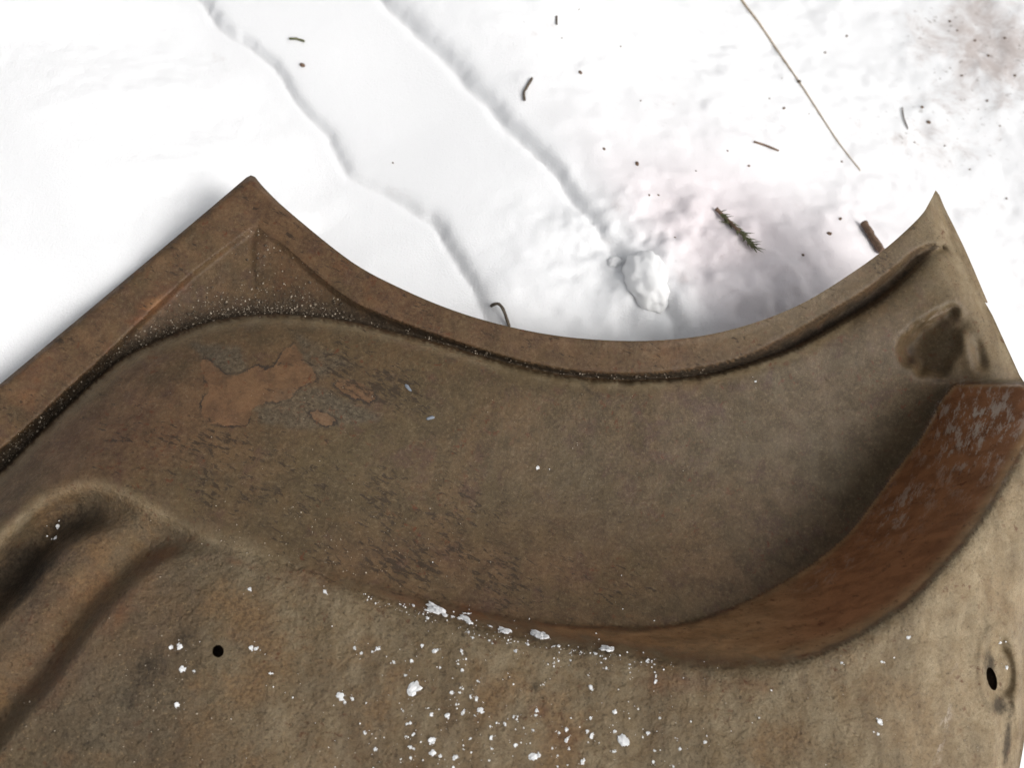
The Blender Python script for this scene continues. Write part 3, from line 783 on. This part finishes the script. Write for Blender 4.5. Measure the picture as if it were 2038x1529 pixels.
cz(845, 440, 22, 1.7, .9, 'upright white snow sliver standing on the wall rim')
cz(835, 472, 26, 2.0, -.5, 'elongated white snow streak just below the upright sliver')
cz(765, 454, 12); cz(800, 464, 13); cz(850, 490, 14, 1.6, -.5)
cz(568, 398, 12, 1.4, -1.0); cz(500, 390, 6, 1.8, 0); cz(640, 462, 9)
cz(957, 505, 15, 1.3, .3, 'small white snow bit on the wall rim beside the lacy clump')
cz(1035, 527, 27, 1.2, -.4, 'lacy white snow clump on the wall rim left of the largest clump')
cz(1208, 550, 40, 1.25, -1.1, 'largest solid white snow clump on the rim of the rusty wall')
cz(1185, 528, 18); cz(1280, 606, 13, 1.2, .8); cz(1303, 606, 10)
cz(1552, 617, 27, 1.1, .4, 'fluffy white snow clump at the right end of the row on the wall rim')
cz(1490, 642, 11, 1.3, -.6); cz(1755, 674, 18, 2.2, 1.35, 'narrow upright white snow flake at the far right below the rusty wall')
cz(1795, 785, 11, 1.6, 1.2)
cz(566, 818, 28, 1.3, .4, 'biggest white snow crumb in the middle of the pitted face')
cz(195, 855, 19, 1.3, -.9, 'left snow crumb of the trio on a grey patch of the pitted face')
cz(258, 868, 14, 1.0, 0, 'right snow crumb of the trio on a grey patch of the pitted face')
cz(220, 887, 9, 1.0, 0, 'smallest lower snow crumb of the trio on a grey patch of the pitted face')
cz(1633, 1086, 24, 1.5, -1.0, 'triangular white snow crumb at lower right of the pitted face')
cz(1180, 1165, 22, 1.3, .3, 'wide white snow crumb at the bottom right of the scatter')
cz(553, 1116, 18, 1.3, .1); cz(660, 1080, 18, 1.5, .3); cz(668, 1145, 16, 1.3, .3); cz(778, 1168, 15, 1.1, .3)
cz(384, 618, 17); cz(303, 640, 9); cz(270, 612, 9, 1.7, 1.4); cz(358, 632, 6); cz(468, 682, 12); cz(558, 677, 11); cz(612, 600, 9); cz(678, 628, 13, 1.2, .5); cz(812, 628, 15, 1.2, -.8)
cz(847, 533, 7); cz(868, 560, 7); cz(952, 575, 7); cz(970, 590, 7); cz(1043, 590, 5); cz(1086, 627, 9, 1.3, -1.2); cz(1148, 595, 9, 1.5, -1.0)
cz(795, 692, 8); cz(815, 724, 10); cz(703, 712, 6); cz(527, 752, 7); cz(893, 780, 10); cz(760, 838, 10, 1.3, .3); cz(805, 840, 6); cz(806, 815, 6); cz(855, 858, 12, 1.4, -1.0); cz(888, 872, 12, 1.4, 1.3); cz(785, 900, 6); cz(905, 928, 15, 1.3, -.4)
cz(642, 917, 7, 2.0, .3); cz(658, 950, 12, 1.2, 1.4); cz(740, 955, 14, 1.2, .5); cz(820, 940, 11, 1.4, 1.3); cz(878, 955, 7); cz(515, 932, 5); cz(553, 994, 8); cz(535, 998, 8); cz(318, 1040, 13, 1.2, -1.1)
cz(567, 1053, 10, 1.6, .9); cz(530, 1062, 6, 2, .4); cz(373, 1127, 9); cz(855, 1072, 10, 1.4, .8); cz(960, 1068, 12, 1.6, 1.1); cz(957, 1010, 6); cz(965, 1125, 6); cz(820, 1126, 6); cz(553, 1170, 8); cz(705, 1162, 9); cz(503, 1178, 5); cz(950, 1185, 8)
cz(1076, 963, 8, 1.4, 1.3); cz(1092, 975, 6); cz(1030, 997, 8, 1.5, -1.0); cz(1174, 1028, 10); cz(1085, 1105, 12, 1.3, .4); cz(1192, 930, 10, 1.3, 1.4); cz(1188, 955, 7); cz(1225, 798, 7)
cz(1342, 1028, 10, 1.6, 1.4); cz(1307, 1044, 7); cz(1343, 1080, 13, 1.3, .8); cz(1355, 1125, 9, 1.6, 1.2); cz(1298, 1160, 6); cz(1272, 1122, 6); cz(1425, 1192, 12, 1.5, 1.4); cz(1298, 1212, 8)
cz(1470, 1058, 15, 1.9, 1.4); cz(1450, 1035, 9); cz(1467, 815, 12, 1.2, -1.0); cz(1453, 750, 6); cz(1465, 967, 8); cz(1590, 938, 12); cz(1588, 1036, 10); cz(1582, 1140, 13, 1.3, .3); cz(1520, 687, 6); cz(1545, 716, 7); cz(1365, 676, 5); cz(1283, 688, 5); cz(1250, 695, 5)
cz(1757, 1044, 10, 1.4, 0); cz(1790, 1135, 6); cz(1895, 1068, 5); cz(1783, 1190, 8); cz(1920, 1125, 8); cz(1665, 697, 6); cz(1665, 738, 5); cz(1790, 696, 6); cz(1797, 752, 5); cz(1815, 968, 6); cz(1885, 1212, 9); cz(770, 1218, 9)
SPECIAL = {(115, 1048): 'upper of two snow crumbs in the dark channel at the left edge', (110, 1072): 'lower of two snow crumbs in the dark channel at the left edge',
           (1503, 760): 'lone snow crumb high in the bowl just below the rim groove', (1070, 932): 'lone snow crumb in the middle of the brown bowl',
           (497, 1173): 'tiny snow crumb below the crest above the round hole', (500, 1290): 'left of two tiny snow crumbs just right of the round hole', (510, 1292): 'right of two tiny snow crumbs just right of the round hole',
           (340, 1290): 'left of two snow crumbs on the dark stain left of the round hole', (358, 1288): 'right of two snow crumbs on the dark stain left of the round hole', (538, 1341): 'tiny snow crumb below and right of the round hole', (352, 1403): 'snow crumb lowest on the dark stain below the round hole',
           (1991, 1280): 'tiny snow crumb on the upper rim of the oval dimple', (2003, 1330): 'tiny snow crumb beside the slot in the oval dimple'}
for x, y, r in [(497, 1173, 4), (1808, 1270, 4), (1755, 1318, 5), (1750, 1437, 6), (1748, 1462, 3), (1675, 1320, 3), (1510, 1430, 3), (340, 1290, 5), (358, 1288, 6), (362, 1333, 6), (386, 1336, 4), (352, 1403, 6), (500, 1290, 5), (510, 1292, 4), (538, 1341, 5), (115, 1048, 5), (110, 1072, 5), (1403, 1478, 4), (1503, 760, 4), (1070, 932, 5), (1991, 1280, 4), (2003, 1330, 4)]:
    crumbs.append((x, y, r, 1.0, 0.0, SPECIAL.get((x, y))))
SHARED = 'small white snow crumb scattered over the brown steel panel'
MESHN = 0
for i, (u, v, r, st, a, lab) in enumerate(crumbs):
    p, nn = h_at(u, v)
    o = bpy.data.objects.new('snow_crumb', BIG[i % 6] if r > 9 else CR[i % 12]); COL.objects.link(o)
    zq = Vector(nn).to_track_quat('Z', 'Y').to_matrix().to_4x4()
    k = r * PXM * 0.95
    o.matrix_world = Matrix.Translation(Vector(p)) @ zq @ Matrix.Rotation(a, 4, 'Z') @ Matrix.Diagonal((k * math.sqrt(st) * 1.05, k / math.sqrt(st), k, 1))
    if lab: tag(o, lab, 'snow crumb', 'snow crumbs on the panel')
    else: tag(o, SHARED, 'snow crumb', 'small snow crumbs on the panel')

fz = [np.array((random.gauss(1000, 260), random.gauss(1400, 90))) for _ in range(150)] + along(TOP, 120, 10, -14, .1, .42)
fz += [np.array((c[0] + random.gauss(0, 2.2 * c[2]), c[1] + random.gauss(0, 2.2 * c[2]))) for c in crumbs for _ in range(2)]
scatter('glint_specks', fz, M_CRUMB, panel, .00022, .00055)  # white specks standing in for tiny glints around the crumbs

# ------------------------------------------------------------------ debris on the snow
def tube(name, pts, rad, mat, sides=7, parent=None, lift=0.0):
    pts = [Vector(p) for p in pts]
    n = len(pts); vs_, fs = [], []
    for i, p in enumerate(pts):
        t = (pts[min(i + 1, n - 1)] - pts[max(i - 1, 0)]).normalized()
        s_ = t.cross(Vector((0, 0, 1)))
        if s_.length < .1: s_ = t.cross(Vector((1, 0, 0)))
        s_.normalize(); q = s_.cross(t)
        r = rad[i] if hasattr(rad, '__len__') else rad
        for k in range(sides):
            a = 2 * math.pi * k / sides
            vs_.append(p + (s_ * math.cos(a) + q * math.sin(a)) * r * random.uniform(.85, 1.15) + Vector((0, 0, lift)))
    for i in range(n - 1):
        for k in range(sides):
            k2 = (k + 1) % sides
            fs.append((i * sides + k, i * sides + k2, (i + 1) * sides + k2, (i + 1) * sides + k))
    fs.append(tuple(range(sides))[::-1]); fs.append(tuple((n - 1) * sides + k for k in range(sides)))
    return make_obj(name, vs_, fs, mat, parent)

def lying(pts, lift, n=5, arch=0.0):
    c = spline(pts, n); out = []
    for i, (u, v) in enumerate(c):
        p = on_snow(u, v); out.append(p + np.array([0, 0, lift + arch * math.sin(math.pi * i / (len(c) - 1))]))
    return out

t = tube('twig', lying([(978, 610), (992, 614), (1003, 628), (1013, 652)], .001, 5, .006), .0012, M_BARK)
tag(t, 'dark curved twig poking up at the edge of the panel rim on snow', 'twig')
t = tube('twig', lying([(1059, 157), (1048, 176), (1043, 186), (1044, 201)], .0012, 4), .0011, M_BARK)
tag(t, 'short bent dark twig lying on snow right of the long ledge', 'twig')
t = tube('needle', lying([(576, 78), (590, 78), (606, 83)], .001, 4), .0010, M_GREEN)
tag(t, 'greenish needle lying on the white snow shelf at upper left', 'needle')
t = tube('needle', lying([(1108, 33), (1108, 49)], .001, 4), .0008, M_BARK)
tag(t, 'tiny upright dark needle on snow near the top edge of the photo', 'needle')
t = tube('needle', lying([(1500, 283), (1522, 290), (1549, 301)], .001, 4), .0009, M_BROWN)
tag(t, 'thin brown needle on snow above the spruce sprig', 'needle')
t = tube('grass_hair', lying([(1795, 215), (1798, 235), (1806, 257)], .001, 4), .0006, M_BARK)
tag(t, 'hair thin dark grass thread on snow right of the straw', 'grass thread')
t = tube('straw', lying([(1440, -60), (1476, 0), (1512, 48), (1552, 108), (1590, 163), (1632, 228), (1668, 283), (1712, 340)], .0006, 6), [.0011 - .000016 * i for i in range(43)], M_STRAW)
tag(t, 'long thin pale straw stalk lying across the bright snow', 'straw')
t = tube('stick', lying([(1717, 449), (1732, 474), (1752, 505)], .0035, 5), .0030, M_BROWN, 9)
tag(t, 'short blunt brown stick on shaded snow touching the panel rim', 'stick')

sprig = bpy.data.objects.new('spruce_sprig', None); COL.objects.link(sprig)
tag(sprig, 'small green spruce sprig lying on the shaded snow inside the arc', 'sprig')
sp = lying([(1424, 419), (1450, 445), (1478, 472), (1499, 497)], .0025, 6)
sprig.location = sp[0]
sprig.empty_display_size = .01
o0 = Vector(sp[0])
tube('stem', [Vector(p) - o0 for p in sp], [.0016 - .00004 * i for i in range(len(sp))], M_BROWN, 7, sprig)
nv, nf = [], []
ax = (Vector(sp[-1]) - o0).normalized()
for k in range(110):
    f = random.uniform(.12, 1.0); p = Vector(sp[int(f * (len(sp) - 1))]) - o0
    d = (ax * random.uniform(.7, 1.3) + Vector((random.gauss(0, .33), random.gauss(0, .33), random.uniform(-.1, .4)))).normalized()
    L = random.uniform(.006, .011); s_ = d.cross(Vector((0, 0, 1))).normalized() * .0006; q = d.cross(s_).normalized() * .0005
    b = len(nv); m_ = p + d * L * .5
    nv += [p + s_ * .6, p - s_ * .6, m_ + s_, m_ - s_, m_ + q, p + d * L]
    nf += [(b, b + 2, b + 4), (b + 1, b + 4, b + 3), (b, b + 4, b + 1), (b + 2, b + 5, b + 4), (b + 3, b + 4, b + 5), (b, b + 1, b + 3, b + 2), (b + 2, b + 3, b + 5)]
n_ = make_obj('needles', nv, nf, M_GREEN, sprig, smooth=False); n_['kind'] = 'stuff'

def pebble(seed, sub=2, amp=.25):
    import bmesh
    r = random.Random(seed); bm = bmesh.new(); bmesh.ops.create_icosphere(bm, subdivisions=sub, radius=1)
    ph = [r.uniform(0, 6) for _ in range(6)]
    for v in bm.verts:
        c = v.co; n = math.sin(3 * c.x + ph[0]) * math.sin(3 * c.y + ph[1]) + .6 * math.sin(5 * c.z + ph[2] + 2 * c.x) + .4 * math.sin(8 * c.x + ph[3]) * math.sin(7 * c.y + ph[4])
        v.co = c * (1 + amp * n)
    me = bpy.data.meshes.new('lump'); bm.to_mesh(me); bm.free(); me.shade_smooth()
    return me
LUMPS = []
def lump(name, u, v, rx, ry, rz, rot, mat, label, cat, group=None, seed=0, sink=.3, sub=4, amp=.05):
    me = pebble(seed, sub, amp); me.materials.append(mat); me.name = name
    if sub == 4:
        for vx in me.vertices:
            c = vx.co.copy(); vx.co = c * (1 + .05 * float(fbm(np.array([c.x * 9 + seed]), np.array([c.y * 9 + c.z * 7]), 3, seed + 9)[0]) + .10 * float(fbm(np.array([c.x * 2.5 + seed]), np.array([c.y * 2.5 + c.z * 2]), 4, seed)[0]))
    o = bpy.data.objects.new(name, me); COL.objects.link(o)
    p = on_snow(u, v)
    o.location = p + np.array([0, 0, rz * (1 - 2 * sink) * .5]); o.scale = (rx, ry, rz); o.rotation_euler = (0, 0, rot)
    tag(o, label, cat, group); return o
lump('snow_lump', 1288, 556, .017, .025, .016, .25, M_CRUMB, 'big rounded white snow lump beside the diagonal ledge', 'snow lump', 'snow lumps by the panel', 3, .55)
lump('snow_lump', 1222, 522, .006, .005, .004, .4, M_CRUMB, 'little snow lump left of the big rounded lump on the ledge foot', 'snow lump', 'snow lumps by the panel', 5, .6)
lump('seed', 602, 130, .0026, .0018, .0018, -.6, M_BROWN, 'small brown seed with a fleck beside it on the white snow shelf', 'seed', None, 2, .2, 2)
lump('seed', 1590, 163, .0024, .0017, .0016, .5, M_BARK, 'dark seed sitting on the pale straw stalk', 'seed', None, 4, .1, 2)
SP = pebble(77, 1, .3); SP.materials.append(M_BROWN); SP.name = 'debris_speck'
for u, v, r in [(1155, 144, 1.6), (1268, 326, 1.7), (1642, 104, 1.3), (1650, 465, 1.9), (1675, 322, 1.2), (1560, 215, 1.4), (1531, 196, 1.0), (1235, 92, .9), (1292, 388, 1.0), (1310, 388, .9), (1343, 473, .9), (1202, 296, 1.3), (1848, 243, 2.0), (1835, 213, 1.8), (1914, 150, 1.2), (1685, 71, 1.2), (1890, 42, 1.4), (1905, 60, 1.2), (1598, 508, 1.4), (782, 324, .8), (1610, 226, .8), (1556, 155, .7), (1930, 337, .9), (2003, 395, 1.1), (1820, 283, .9), (1967, 110, 1.3), (2000, 75, 1.4), (1672, 436, 1.4), (1152, 18, .7), (1118, 75, .7), (1275, 200, .8), (1385, 340, .9), (1490, 330, 1.1), (1448, 300, .9), (1965, 200, 1.2), (1990, 250, 1.0), (1940, 80, 1.5), (1880, 290, .9), (2020, 150, 1.4)]:
    o = bpy.data.objects.new('debris_speck', SP); COL.objects.link(o)
    p = on_snow(u, v); k = r * .00095
    o.location = p; o.scale = (k * random.uniform(.8, 1.4), k, k * .8); o.rotation_euler = (0, 0, random.uniform(0, 6))
    tag(o, 'tiny dark debris speck lying on the white snow', 'debris', 'debris specks on the snow')
# chips of paint on the bowl
for u, v, a, lab in [(812, 772, 1.4, 'upper blue grey paint chip on the brown bowl of the panel'), (857, 832, -.5, 'lower blue grey paint chip on the brown bowl of the panel')]:
    p, nn = h_at(u, v)
    me = pebble(int(u), 2, .2); me.materials.append(M_PAINT); me.name = 'paint_chip'
    o = bpy.data.objects.new('paint_chip', me); COL.objects.link(o)
    o.matrix_world = Matrix.Translation(Vector(p)) @ Vector(nn).to_track_quat('Z', 'Y').to_matrix().to_4x4() @ Matrix.Rotation(a, 4, 'Z') @ Matrix.Diagonal((.0030, .0012, .0008, 1))
    tag(o, lab, 'paint chip', 'paint chips')
